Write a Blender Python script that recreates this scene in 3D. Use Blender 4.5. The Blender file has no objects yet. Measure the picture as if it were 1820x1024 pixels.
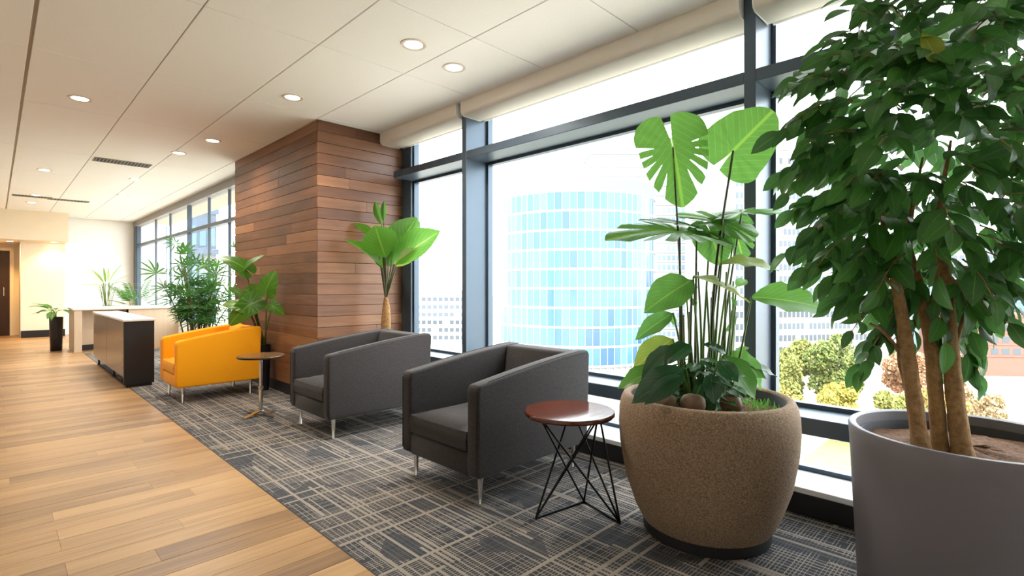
import bpy, bmesh, math, random
from mathutils import Vector, Matrix, Quaternion
random.seed(7)
SC = bpy.context.scene
COL = SC.collection
EYE = 1.2                 # eye height above the floor
H = 2.85                  # ceiling height
GZ = -25.0                # street level below this storey

# ------------------------------------------------------------------ camera
cd = bpy.data.cameras.new('camera'); cam = bpy.data.objects.new('camera', cd); COL.objects.link(cam)
cd.sensor_width = 36; cd.lens = 920/1820*36; cd.clip_end = 1500; cd.clip_start = .02
cam.location = (0, 0, EYE); cam.rotation_euler = (math.radians(90), 0, math.radians(-45))
cd.shift_y = (512-507)/1820*-1
SC.camera = cam
# ------------------------------------------------------------------ light
w = bpy.data.worlds.new('sky'); SC.world = w; w.use_nodes = True
bg = w.node_tree.nodes['Background']; bg.inputs[0].default_value = (.93, .97, 1, 1); bg.inputs[1].default_value = 4.8
sd = bpy.data.lights.new('sun_offscreen', 'SUN'); sd.energy = 3.2; sd.angle = .02; sd.color = (1, .95, .86)
sun = bpy.data.objects.new('sun_offscreen', sd); COL.objects.link(sun); sun.location = (-20, -20, 40)
sun.rotation_euler = Vector((.75, .45, -.7)).to_track_quat('-Z', 'Y').to_euler()
SC.view_settings.view_transform = 'Standard'; SC.view_settings.look = 'None'
SC.view_settings.exposure = 0.82; SC.view_settings.gamma = 1
SC.view_settings.use_curve_mapping = False

# ------------------------------------------------------------------ helpers
def at(u, v, s):
    """world point seen at photo pixel u,v whose X+Y equals s"""
    t = (u-910)/920
    return Vector((s*(1+t)/2, s*(1-t)/2, EYE-(v-507)*s/1301))
def on_ceiling(u, v): return at(u, v, (H-EYE)*1301/(507-v))

def lin(h):
    h = h.lstrip('#'); c = [int(h[i:i+2], 16)/255 for i in (0, 2, 4)]
    return tuple(x/12.92 if x <= .04045 else ((x+.055)/1.055)**2.4 for x in c)+(1,)

class NT:
    def __init__(s, name):
        s.m = bpy.data.materials.new(name); s.m.use_nodes = True; s.t = s.m.node_tree; s.n = s.t.nodes
        s.b = s.n['Principled BSDF']; s.out = s.n['Material Output']
    def new(s, typ, **kw):
        n = s.n.new(typ)
        for k, v in kw.items(): setattr(n, k, v)
        return n
    def set(s, sock, v):
        if hasattr(v, 'is_output'): s.t.links.new(v, sock)
        elif v is not None: sock.default_value = v
    def math(s, op, a, b=None, c=None, clamp=False):
        n = s.new('ShaderNodeMath', operation=op, use_clamp=clamp)
        for i, v in enumerate((a, b, c)):
            if v is not None: s.set(n.inputs[i], v)
        return n.outputs[0]
    def mix(s, f, a, b, blend='MIX'):
        n = s.new('ShaderNodeMix', data_type='RGBA', blend_type=blend)
        s.set(n.inputs[0], f); s.set(n.inputs[6], a); s.set(n.inputs[7], b); return n.outputs[2]
    def noise(s, vec, scale, detail=3, rough=.5, dist=0):
        n = s.new('ShaderNodeTexNoise'); s.set(n.inputs['Vector'], vec); n.inputs['Scale'].default_value = scale
        n.inputs['Detail'].default_value = detail; n.inputs['Roughness'].default_value = rough
        n.inputs['Distortion'].default_value = dist; return n.outputs['Fac']
    def ramp(s, f, stops):
        n = s.new('ShaderNodeValToRGB'); s.set(n.inputs[0], f); e = n.color_ramp.elements
        while len(e) < len(stops): e.new(.5)
        for i, (p, c) in enumerate(stops): e[i].position = p; e[i].color = c
        return n.outputs[0]
    def coord(s, kind='Object'): return s.new('ShaderNodeTexCoord').outputs[kind]
    def mapping(s, vec, scale=(1, 1, 1), loc=(0, 0, 0), rot=(0, 0, 0)):
        n = s.new('ShaderNodeMapping'); s.set(n.inputs[0], vec); s.set(n.inputs[1], loc)
        n.inputs[2].default_value = rot; n.inputs[3].default_value = scale; return n.outputs[0]
    def sep(s, vec):
        n = s.new('ShaderNodeSeparateXYZ'); s.set(n.inputs[0], vec); return n.outputs
    def comb(s, x, y, z):
        n = s.new('ShaderNodeCombineXYZ')
        for i, v in enumerate((x, y, z)): s.set(n.inputs[i], v)
        return n.outputs[0]
    def bump(s, h, strength=.3, dist=.01):
        n = s.new('ShaderNodeBump'); s.set(n.inputs['Height'], h)
        n.inputs['Strength'].default_value = strength; n.inputs['Distance'].default_value = dist
        s.t.links.new(n.outputs[0], s.b.inputs['Normal'])
    def base(s, c, rough=.5, metal=0, spec=None):
        s.set(s.b.inputs['Base Color'], c); s.set(s.b.inputs['Roughness'], rough); s.set(s.b.inputs['Metallic'], metal)
        if spec is not None: s.b.inputs['Specular IOR Level'].default_value = spec
        return s.m

def plain(name, c, rough=.5, metal=0, nz=.06, sc=12, bump=0, spec=None):
    k = NT(name); v = k.coord(); f = k.noise(v, sc, 3)
    c = lin(c) if isinstance(c, str) else c
    d = tuple(max(0, x*(1-nz*2)) for x in c[:3])+(1,); e = tuple(min(1, x*(1+nz)) for x in c[:3])+(1,)
    k.base(k.mix(f, d, e), rough, metal, spec)
    if bump: k.bump(k.noise(v, sc*8, 2), bump, .004)
    return k.m

def wood(name, stops, rough=.4, grain=(1.2, 26, 26), island=False, var=.5, spec=.5, contrast=1.0):
    k = NT(name); v = k.coord()
    rnd = k.new('ShaderNodeNewGeometry').outputs['Random Per Island'] if island else k.new('ShaderNodeObjectInfo').outputs['Random']
    off = k.math('MULTIPLY', rnd, 37.0)
    vv = k.mapping(v, loc=k.comb(off, off, off))
    g = k.noise(k.mapping(vv, scale=grain), 1.6, 5, .62, .6)
    big = k.noise(k.mapping(vv, scale=(grain[0]*.8, grain[1]*.22, grain[2]*.22)), 1.5, 2)
    r2 = k.math('FRACT', k.math('MULTIPLY', rnd, 7.31))
    f = k.math('ADD', k.math('MULTIPLY', g, .55), k.math('MULTIPLY', big, .3))
    f = k.math('ADD', f, k.math('MULTIPLY', k.math('SUBTRACT', r2, .5), var))
    f = k.math('ADD', k.math('MULTIPLY', k.math('SUBTRACT', f, .43), contrast), .45)
    col = k.ramp(f, stops)
    k.base(col, rough, 0, spec); k.bump(g, .12, .002)
    return k.m

def leafmat(name, c1, c2, vein, trans=.5, island=False, rough=.35, veins=9.0, spec=.4, tcol=None):
    k = NT(name); uv = k.sep(k.coord('UV'))
    rnd = k.new('ShaderNodeNewGeometry').outputs['Random Per Island'] if island else k.new('ShaderNodeObjectInfo').outputs['Random']
    across = k.math('ABSOLUTE', k.math('SUBTRACT', uv[1], .5))
    side = k.math('SUBTRACT', k.math('MULTIPLY', uv[0], veins), k.math('MULTIPLY', across, veins*.9))
    sv = k.math('LESS_THAN', k.math('ABSOLUTE', k.math('SUBTRACT', k.math('FRACT', side), .5)), .07)
    mid = k.math('LESS_THAN', across, .022)
    vf = k.math('MAXIMUM', mid, k.math('MULTIPLY', sv, .35))
    nz = k.noise(k.coord(), 14, 2)
    f = k.math('ADD', k.math('MULTIPLY', rnd, .7), k.math('MULTIPLY', nz, .4), clamp=True)
    col = k.mix(k.math('MULTIPLY', vf, .6), k.mix(f, lin(c1), lin(c2)), lin(vein))
    k.base(col, rough, 0, spec)
    tr = k.new('ShaderNodeBsdfTranslucent')
    tc = k.mix(1.0, col, lin(tcol or '#f2ff70'), 'MULTIPLY')
    br = k.new('ShaderNodeBrightContrast'); k.set(br.inputs[0], tc); br.inputs[1].default_value = .06
    k.set(tr.inputs[0], br.outputs[0])
    mx = k.new('ShaderNodeMixShader'); mx.inputs[0].default_value = trans
    k.t.links.new(k.b.outputs[0], mx.inputs[1]); k.t.links.new(tr.outputs[0], mx.inputs[2])
    k.t.links.new(mx.outputs[0], k.out.inputs[0])
    k.bump(side, .12, .004)
    return k.m

def link(o, parent=None):
    COL.objects.link(o)
    if parent is not None: o.parent = parent
    return o
def tag(o, label=None, cat=None, group=None, kind=None):
    for k, v in (('label', label), ('category', cat), ('group', group), ('kind', kind)):
        if v: o[k] = v
    return o
def empty(name, loc=(0, 0, 0), rz=0, label=None, cat=None, group=None, kind=None):
    o = bpy.data.objects.new(name, None); link(o); o.location = loc; o.rotation_euler = (0, 0, rz)
    o.empty_display_size = .05
    return tag(o, label, cat, group, kind)
def inst(name, me, parent=None, loc=(0, 0, 0), rot=None, mat=None):
    o = bpy.data.objects.new(name, me); link(o, parent); o.location = loc
    if mat is not None: o.matrix_local = mat
    elif rot is not None: o.rotation_euler = rot
    return o

class B:
    """collects shapes, then links them as one mesh object"""
    def __init__(s): s.bm = bmesh.new(); s.uv = None
    def face(s, vs):
        try: return s.bm.faces.new(vs)
        except ValueError: return None
    def box(s, x0, x1, y0, y1, z0, z1, bev=0, seg=2):
        g = bmesh.ops.create_cube(s.bm, size=1)
        for v in g['verts']:
            v.co = Vector((x0+(x1-x0)*(v.co.x+.5), y0+(y1-y0)*(v.co.y+.5), z0+(z1-z0)*(v.co.z+.5)))
        if bev: s._bev(g['verts'], bev, seg)
        return s
    def _bev(s, verts, bev, seg, angle=None):
        es = {e for v in verts for e in v.link_edges}
        if angle: es = {e for e in es if len(e.link_faces) == 2 and e.calc_face_angle(0) > angle}
        bmesh.ops.bevel(s.bm, geom=list(es), offset=bev, segments=seg, profile=.5, affect='EDGES', clamp_overlap=True)
    def prism(s, pts, a0, a1, axis='y', bev=0, seg=2, angle=.35):
        """polygon pts extruded along an axis; for y pts are (x,z), for z (x,y), for x (y,z)"""
        f = {'y': lambda p, a: (p[0], a, p[1]), 'z': lambda p, a: (p[0], p[1], a), 'x': lambda p, a: (a, p[0], p[1])}[axis]
        v0 = [s.bm.verts.new(f(p, a0)) for p in pts]; v1 = [s.bm.verts.new(f(p, a1)) for p in pts]
        n = len(pts); s.face(v0); s.face(v1[::-1])
        for i in range(n): s.face((v0[i], v1[i], v1[(i+1) % n], v0[(i+1) % n]))
        bmesh.ops.recalc_face_normals(s.bm, faces=list({x for v in v0+v1 for x in v.link_faces}))
        if bev: s._bev(v0+v1, bev, seg, angle)
        return s
    def tube(s, pts, r, n=8, cap=True):
        pts = [Vector(p) for p in pts]; rs = r if isinstance(r, (list, tuple)) else [r]*len(pts)
        rings = []; up = None
        for i, p in enumerate(pts):
            d = (pts[min(i+1, len(pts)-1)]-pts[max(i-1, 0)])
            d = d.normalized() if d.length > 1e-9 else Vector((0, 0, 1))
            if up is None: up = d.orthogonal().normalized()
            up = (up-d*up.dot(d))
            up = up.normalized() if up.length > 1e-6 else d.orthogonal().normalized()
            q = d.cross(up)
            rings.append([s.bm.verts.new(p+(up*math.cos(2*math.pi*k/n)+q*math.sin(2*math.pi*k/n))*rs[i]) for k in range(n)])
        for a, b in zip(rings, rings[1:]):
            for k in range(n): s.face((a[k], a[(k+1) % n], b[(k+1) % n], b[k]))
        if cap: s.face(rings[0][::-1]); s.face(rings[-1])
        return s
    def lathe(s, prof, n=32, c=(0, 0), caps=(True, True), wob=None):
        rings = []
        for r, z in prof:
            rings.append([s.bm.verts.new((c[0]+r*math.cos(2*math.pi*k/n), c[1]+r*math.sin(2*math.pi*k/n), z)) for k in range(n)])
        for a, b in zip(rings, rings[1:]):
            for k in range(n): s.face((a[k], a[(k+1) % n], b[(k+1) % n], b[k]))
        if caps[0]: s.face(rings[0][::-1])
        if caps[1]: s.face(rings[-1])
        return s
    def mesh(s, name, mat, smooth=None):
        me = bpy.data.meshes.new(name); s.bm.to_mesh(me); s.bm.free()
        me.materials.append(mat)
        if smooth is not None:
            me.shade_smooth(); me.set_sharp_from_angle(angle=math.radians(smooth))
        return me
    def build(s, name, mat, parent=None, smooth=None, loc=(0, 0, 0)):
        return inst(name, s.mesh(name, mat, smooth), parent, loc)

def pydata(name, vs, fs, mat, uvs=None, smooth=True):
    me = bpy.data.meshes.new(name); me.from_pydata(vs, [], fs)
    if uvs is not None:
        l = me.uv_layers.new(name='uv'); d = []
        for p in me.polygons:
            for vi in p.vertices: d += uvs[vi]
        l.data.foreach_set('uv', d)
    me.materials.append(mat)
    if smooth: me.shade_smooth()
    me.update(); return me

# ---- leaves: length 1 along +X, base at the origin, face along +Z
def leaf_data(width=.45, n=8, belly=.42, cup=.12, bend=.25, tip=1.0, wave=0):
    vs, fs, uv = [], [], []
    m = 4
    for i in range(n+1):
        s = i/n
        q = s**(math.log(.5)/math.log(belly))
        ww = width/2*(math.sin(math.pi*min(1, q))**.8 if 0 < s < 1 else .012)
        if s > .75: ww *= 1-(s-.75)/.25*.12*tip
        a = bend*s
        x = math.sin(a)/bend if abs(bend) > 1e-4 else s
        z = -(1-math.cos(a))/bend if abs(bend) > 1e-4 else 0
        for j in range(m+1):
            y = (j/m-.5)*2
            vs.append((x, y*ww, z+cup*abs(y)*ww*1.6+wave*math.sin(s*17+y*2)*abs(y)*.03)); uv.append((s, j/m))
    for i in range(n):
        for j in range(m):
            a = i*(m+1)+j; fs.append((a, a+m+1, a+m+2, a+1))
    return vs, fs, uv
def heart_data(width=.9, slits=0, bend=.3, cup=.1, back=.28, na=72, rings=4):
    """heart or split leaf around its stalk joint at the origin, tip at +X"""
    vs, fs, uv = [(0, 0, 0)], [], [(.25, .5)]
    sl = []
    if slits:
        for k in range(slits):
            a = math.radians(22+k*(92/slits)); sl += [a, -a]
    for i in range(na):
        a = -math.pi+2*math.pi*(i+.5)/na
        aa = abs(a)
        # outline: tip forward, round shoulders, two lobes behind the notch
        x = math.cos(a); y = math.sin(a)
        r = 1/math.sqrt((x/(1.0 if x > 0 else back*1.25))**2+(y/(width/2))**2)
        if x > 0: r *= 1-.03*math.sin(2*aa)**2-.10*max(0, math.cos(aa)-.8)*math.sin(aa)*10
        else: r *= 1+.22*math.sin(2*(aa-math.pi/2))
        if aa > math.pi*.965: r *= .3
        cut = 1
        for q in sl:
            if abs(a-q) < math.pi/na*3.1: cut = min(cut, .56+.08*math.cos(q*5)+.25*max(0, abs(a-q)-math.pi/na*1.1)/(math.pi/na))
        for k in range(1, rings+1):
            f = k/rings*r*cut
            px, py = math.cos(a)*f, math.sin(a)*f
            z = -bend*(px*px if px > 0 else px*px*1.2)*.6+cup*abs(py)-bend*.5*py*py+.012*math.sin(aa*12)*k/rings
            vs.append((px, py, z)); uv.append((.25+px*.75, .5+py*.5/max(width/2, .01)*.95))
    for i in range(na):
        j = (i+1) % na
        if i == na-1: continue
        A = 1+i*rings; C = 1+j*rings
        fs.append((0, A, C))
        for k in range(rings-1): fs.append((A+k, A+k+1, C+k+1, C+k))
    return vs, fs, uv
def leaf_matrix(base, tip, normal, scale_w=1.0):
    d = tip-base; L = d.length; x = d.normalized(); n = Vector(normal)
    z = (n-x*n.dot(x)); z = z.normalized() if z.length > 1e-4 else x.orthogonal().normalized()
    y = z.cross(x)
    R = Matrix((x*L, y*L*scale_w, z*L)).transposed().to_4x4(); R.translation = base
    return R
def add_data(acc, data, mat):
    vs, fs, uv = data; o = len(acc[0])
    acc[0].extend([tuple(mat @ Vector(v)) for v in vs]); acc[1].extend([tuple(i+o for i in f) for f in fs]); acc[2].extend(uv)
def curve_pts(pts, n=10):
    """smooth polyline through points (Catmull-Rom)"""
    P = [Vector(p) for p in pts]; P = [2*P[0]-P[1]]+P+[2*P[-1]-P[-2]]; out = []
    for i in range(1, len(P)-2):
        for k in range(n):
            t = k/n
            out.append(.5*((2*P[i])+(P[i+1]-P[i-1])*t+(2*P[i-1]-5*P[i]+4*P[i+1]-P[i+2])*t*t+(3*P[i]-P[i-1]-3*P[i+1]+P[i+2])*t**3))
    out.append(P[-2]); return out

# ------------------------------------------------------------------ materials
def carpet_mat():
    k = NT('carpet_weave'); v = k.coord(); x, y, z = k.sep(v)
    def wn(a, b=0.0):
        n = k.new('ShaderNodeTexWhiteNoise', noise_dimensions='2D'); k.set(n.inputs['Vector'], k.comb(a, b, 0.0)); return n.outputs['Value']
    nx = k.math('ADD', x, k.math('MULTIPLY', k.noise(v, 9, 2), .006))
    def lines(c, along, pitch, seg, lo, hi, seed):
        i = k.math('FLOOR', k.math('DIVIDE', c, pitch)); f = k.math('FRACT', k.math('DIVIDE', c, pitch))
        r = wn(i, seed)
        run = k.noise(k.comb(k.math('MULTIPLY', i, 3.17), k.math('MULTIPLY', along, seg), seed), 1.0, 2)
        wdt = k.math('ADD', lo, k.math('MULTIPLY', k.math('GREATER_THAN', r, .72), hi))
        on = k.math('GREATER_THAN', k.math('ADD', run, k.math('MULTIPLY', r, .25)), .50)
        return k.math('MULTIPLY', k.math('LESS_THAN', f, wdt), on)
    a = lines(nx, y, .026, 1.4, .16, .14, 1.0)      # long threads
    b = lines(y, x, .015, 2.2, .18, .12, 2.0)        # short cross threads
    # broad pale bands, irregular
    def bands(c, along, pitch, th, seed):
        i = k.math('FLOOR', k.math('DIVIDE', c, pitch)); f = k.math('FRACT', k.math('DIVIDE', c, pitch))
        on = k.math('GREATER_THAN', wn(i, seed), th)
        brk = k.math('GREATER_THAN', k.noise(k.comb(k.math('MULTIPLY', i, 2.3), k.math('MULTIPLY', along, 1.1), seed), 1.0, 1), .46)
        return k.math('MULTIPLY', k.math('MULTIPLY', on, brk), k.math('LESS_THAN', f, .55))
    c1 = bands(x, y, .028, .76, 5.0); c2 = bands(y, x, .032, .78, 6.0)
    blocks = k.math('GREATER_THAN', k.noise(k.mapping(v, scale=(5.5, 3.2, 1)), 1.0, 1, .3), .60)
    thin = k.math('MAXIMUM', a, b)
    thin = k.math('MULTIPLY', thin, k.math('SUBTRACT', 1.0, k.math('MULTIPLY', blocks, .75)))
    t = k.math('MAXIMUM', thin, k.math('MAXIMUM', c1, c2))
    fuzz = k.noise(v, 420, 2); t = k.math('MULTIPLY', t, k.math('ADD', .55, k.math('MULTIPLY', fuzz, .6)), clamp=True)
    big = k.noise(v, 1.6, 2)
    dark = k.mix(big, lin('#3f454f'), lin('#4a4a4a')); dark = k.mix(k.math('MULTIPLY', fuzz, .5), dark, lin('#2a2c30'))
    pale = k.mix(big, lin('#a39b90'), lin('#96887b'))
    k.base(k.mix(t, dark, pale), .95, 0, .15); k.bump(fuzz, .5, .004)
    return k.m
def fabric_mat(name, c1, c2, sc=260, bump=.35, sheen=.15):
    k = NT(name); v = k.coord()
    a = k.noise(k.mapping(v, scale=(1, 1, 3.2)), sc, 2); b = k.noise(k.mapping(v, scale=(2.4, 2.4, .6)), sc*.6, 2)
    f = k.math('MULTIPLY', k.math('ADD', a, b), .5)
    f = k.math('ADD', k.math('MULTIPLY', k.math('SUBTRACT', f, .5), 2.4), .5, clamp=True)
    k.base(k.mix(f, lin(c1), lin(c2)), .9, 0, .2); k.b.inputs['Sheen Weight'].default_value = sheen
    k.bump(f, bump, .003); return k.m
def speckle_mat(name, c1, c2, c3, sc=150):
    k = NT(name); v = k.coord()
    a = k.noise(v, sc, 3, .7); b = k.noise(v, 7, 3)
    f = k.math('ADD', k.math('MULTIPLY', k.math('SUBTRACT', a, .5), 2.6), .5, clamp=True)
    c = k.mix(f, lin(c1), lin(c2)); c = k.mix(k.math('MULTIPLY', b, .5), c, lin(c3))
    k.base(c, .85, 0, .2); k.bump(a, .5, .006); return k.m
def glass_mat(name, tint=(1, 1, 1, 1)):
    k = NT(name); tr = k.new('ShaderNodeBsdfTransparent'); tr.inputs[0].default_value = tint
    gl = k.new('ShaderNodeBsdfGlossy'); gl.inputs['Roughness'].default_value = .03
    fr = k.new('ShaderNodeFresnel'); fr.inputs[0].default_value = 1.3
    front = k.math('SUBTRACT', 1.0, k.new('ShaderNodeNewGeometry').outputs['Backfacing'])
    refl = k.math('MULTIPLY', fr.outputs[0], front)
    mx = k.new('ShaderNodeMixShader'); k.t.links.new(refl, mx.inputs[0])
    k.t.links.new(tr.outputs[0], mx.inputs[1]); k.t.links.new(gl.outputs[0], mx.inputs[2]); k.t.links.new(mx.outputs[0], k.out.inputs[0])
    return k.m
def emit_mat(name, c, e):
    k = NT(name); k.base(c, .4); k.b.inputs['Emission Color'].default_value = c; k.b.inputs['Emission Strength'].default_value = e; return k.m

oak = [(.14, lin('#644a36')), (.34, lin('#8c6a46')), (.56, lin('#a88358')), (.9, lin('#c09c6c'))]
teak = [(.12, lin('#422817')), (.38, lin('#694229')), (.62, lin('#835839')), (.9, lin('#a0754d'))]
M = dict(
    oak=wood('oak_plank', oak, .36, (1.1, 22, 22), var=.30, contrast=1.15), oak_far=wood('oak_plank_far', oak, .36, (1.1, 22, 22), island=True, var=.30, contrast=1.15),
    teak=wood('teak_plank', teak, .42, (1.6, 30, 30), var=.42),
    redwood=wood('red_wood_top', [(.1, lin('#34170e')), (.45, lin('#5a2b1a')), (.9, lin('#744028'))], .08, (2, 20, 20), var=.1),
    darkwood=wood('dark_wood_top', [(.1, lin('#3b2a1c')), (.45, lin('#6b4f33')), (.9, lin('#8a6a48'))], .15, (2, 20, 20), var=.1),
    steelwood=wood('brushed_bronze', [(.1, lin('#665950')), (.45, lin('#857466')), (.9, lin('#a08f80'))], .22, (.6, 40, 40), var=.1),
    counter=wood('pale_laminate', [(.1, lin('#b49a7c')), (.5, lin('#c9b196')), (.9, lin('#d8c4aa'))], .5, (10, 10, .8), var=.1),
    counter_top=plain('cream_counter_top', '#e8dccb', .35),
    carpet=carpet_mat(),
    panel=plain('ceiling_panel_white', '#f8f5f0', .9, 0, .02, 60, .25, .2),
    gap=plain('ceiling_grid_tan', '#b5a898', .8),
    white=plain('white_paint', '#f7f5f1', .8, 0, .01, 6), cream=plain('cream_paint', '#ecdcc2', .8, 0, .02, 6),
    slab=plain('concrete_slab', '#8d8a85', .9), core=plain('brown_backing_board', '#6b4a33', .9),
    black=plain('black_baseboard', '#17171a', .45), frame=plain('blue_grey_aluminium', '#4c5a68', .38, .4, .03),
    sill=plain('white_sill', '#dfe2e6', .35, 0, .02),
    blind=plain('cream_blind_cassette', '#f0e8dc', .55, 0, .02), glass=glass_mat('clear_glass', (.97, .985, .985, 1)),
    grey=fabric_mat('charcoal_wool', '#1b191a', '#474242', 190),
    orange=fabric_mat('orange_wool', '#ef9a0c', '#fbab18', 240, .12, .1), seam=plain('charcoal_piping', '#2b2926', .8),
    oseam=plain('orange_piping', '#ee8c06', .8), chrome=plain('polished_chrome', '#d4d2cd', .12, 1, .02),
    iron=plain('black_iron', '#0d0d0f', .45, .4), stone_pot=speckle_mat('woven_beige_stone', '#5c4a3a', '#b39a80', '#8a7059', 130),
    charcoal=plain('charcoal_plastic', '#1b1b1e', .6), pot_grey=plain('grey_fibreglass', '#77737a', .5, 0, .04, 300, .08),
    pot_in=plain('dark_grey_liner', '#34363d', .55), soil=speckle_mat('bark_mulch', '#3a2413', '#7d5635', '#4a3019', 60),
    bark=speckle_mat('pale_bark', '#7d6040', '#b7946a', '#94744e', 45), palmbark=speckle_mat('fibrous_bark', '#6b4a2c', '#b08a5c', '#84603c', 40),
    terracotta=plain('terracotta_pot', '#8c5636', .8), stone=plain('river_stone', '#7a5f48', .55, 0, .2, 14),
    vase=plain('dark_blue_glaze', '#16161d', .25), door=wood('dark_door', [(.1, lin('#24140d')), (.5, lin('#321d13')), (.9, lin('#402619'))], .45, (20, 20, 1.2)),
    slat=plain('vent_grey', '#8e8a86', .5, .2), slatdark=plain('vent_dark', '#3b3937', .8),
    trimring=plain('downlight_trim', '#d8c9b6', .4), lens=emit_mat('lamp_lens', (1, .86, .66, 1), 14),
    stem=plain('green_stem', '#5f7f33', .5, 0, .2, 20), stemdark=plain('dark_stem', '#4a4a2c', .6, 0, .2, 20), cane=plain('cane_stem', '#6c6a35', .6, 0, .25, 30),
    mid=leafmat('green_leaf', '#37700f', '#568f1a', '#93bd4c', .56, tcol='#f0ff78'),
    dark=leafmat('dark_glossy_leaf', '#123c1e', '#22542a', '#4d7f52', .25, rough=.22, spec=.6), pale=leafmat('pale_underside_leaf', '#8c9a68', '#a9b382', '#c8cfa5', .4),
    tree=leafmat('tree_leaf', '#1d5020', '#3f7d26', '#6f9f4a', .42, rough=.34), tree_s=leafmat('tree_leaf_far', '#1d5020', '#3f7d26', '#6f9f4a', .42, True, rough=.34),
    yellow=leafmat('yellowing_leaf', '#7d8f26', '#93a02c', '#c9c070', .4),
    frond=leafmat('palm_leaflet', '#1f5a1a', '#437f26', '#6c9c40', .4, veins=3),
    fern=leafmat('fern_leaf', '#1d4a22', '#3f7a35', '#7aa06a', .35, True), grassy=leafmat('papyrus_leaf', '#6d9a48', '#9dbd6c', '#c4d79a', .4),
)

# ------------------------------------------------------------------ the room
X_E, X_G = 1.12, 3.31           # carpet edge, glass plane
X_F = 2.62                      # glazing of the far bay
COLX, COLY, COLY2 = 2.27, 5.0, 7.5
YB, YW = -3.2, 16.6
fl = tag(B().box(-3.3, 3.45, YB, 18.3, -.30, -.02).build('floor', M['slab']), 'pale oak plank floor beside the patterned carpet', 'floor', kind='structure')
PW = .14
random.seed(3)
plank_meshes = {}
def plank_mesh(L):
    if L not in plank_meshes:
        plank_meshes[L] = B().box(0, L, -PW/2+.0011, PW/2-.0011, -.02, 0, .0012, 1).mesh('plank', M['oak'])
    return plank_meshes[L]
far = B(); y = YB+.2; r = 0; npl = 0
while y < 17.4:
    xr = X_E-.006
    first = random.choice([.3, .45, .6, .75, .9, 1.05, 1.2])
    for i in range(6):
        L = first if i == 0 else random.choice([.9, 1.05, 1.2, 1.35])
        x0 = xr-L
        if x0 < -3.2: break
        near = -0.3 < y < 7.0 and xr > -.35 and npl < 296
        if near:
            inst('plank', plank_mesh(L), fl, (x0+.0008, y, 0)); npl += 1
        else: far.box(x0+.0008, xr-.0008, y-PW/2+.0009, y+PW/2-.0009, -.02, 0)
        xr = x0
    y += PW
tag(far.build('distant_planks', M['oak_far'], fl), kind='stuff')
# wooden floor goes on left of the reception desk, carpet in the window strip
tag(B().prism([(X_E, YB), (2.975, YB), (2.975, COLY+.008), (COLX+.008, COLY+.008), (COLX+.008, 11.7), (X_E, 11.7)], -.02, 0, 'z').build('carpet', M['carpet']), 'dark grey carpet woven with pale crossing threads along the windows', 'carpet')
B().box(X_E-.006, X_E, YB, 11.7, -.02, .0015).build('trim_1', M['charcoal'])['kind'] = 'structure'
B().box(X_E, 2.6, 11.7, YW, -.02, 0).build('floor_behind_desk', M['oak_far'], fl)

# ceiling of panels
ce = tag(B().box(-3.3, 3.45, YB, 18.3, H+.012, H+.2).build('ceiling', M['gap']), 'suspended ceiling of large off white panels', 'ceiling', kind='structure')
xs = [-3.2, -2.63, -1.93, -1.23, -.53, .175, .876, 1.575, 2.262, 2.97]
ys = [YB+.02, -1.7, -.7, .2, .98, 1.8, 2.62, 3.45, 4.9, 6.33, 8.43, 10.2, 12.05, 13.9, 16.55]
for i in range(len(xs)-1):
    for j in range(len(ys)-1):
        g = .011 if xs[i] == .175 else .004
        gx = .011 if xs[i+1] == .175 else .004
        x1 = min(xs[i+1], X_F+.3) if ys[j] > 8 else xs[i+1]
        B().box(xs[i]+g, x1-gx, ys[j]+.003, ys[j+1]-.003, H, H+.02, .002, 1).build('ceiling_panel', M['panel'], ce)
B().box(2.97, 3.40, YB, COLY, H, H+.02).build('window_soffit', M['white'], ce)
B().box(-3.2, 1.2, 15.6, 15.75, 2.2, H).build('bulkhead', M['cream'], ce)
B().box(-3.2, 1.2, 15.75, 17.25, 2.2, 2.25).build('bulkhead_underside', M['cream'], ce)

# walls
def wall(name, mat, *b, label=None): return tag(B().box(*b).build(name, mat), label, 'wall' if label else None, kind='structure')
wall('wall_left', M['white'], -3.35, -3.2, YB, 18.3, -.02, H+.05)
wall('wall_back', M['white'], -3.35, 3.45, YB-.15, YB, -.02, H+.05)
wall('wall_far', M['cream'], -3.2, 1.25, 17.25, 17.4, -.02, H+.02)
wf = wall('wall_alcove', M['cream'], .42, 1.19, 16.2, 17.25, -.02, 2.2)
wall('wall_partition', M['white'], 1.20, 3.3, YW, YW+.18, -.02, H+.015)
tag(B().box(.425, 1.185, 16.172, 16.2, 0, .16).build('baseboard_alcove', M['black']), kind='structure')
dr = empty('door_1', (-.2, 17.25, 0), kind='structure')
B().box(-.40, .46, -.05, 0, 0, 2.02, .004, 1).build('door_leaf', M['door'], dr)
B().box(.46, .53, -.07, 0, 0, 2.09).box(-.47, -.40, -.07, 0, 0, 2.09).box(-.40, .46, -.07, 0, 2.02, 2.09).build('door_frame', M['cream'], dr)
B().tube([(.36, -.10, .95), (.36, -.10, 1.15)], .012).tube([(.36, -.10, .97), (.36, -.05, .97)], .008).tube([(.36, -.10, 1.13), (.36, -.05, 1.13)], .008).build('handle', M['chrome'], dr, 40)

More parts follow.
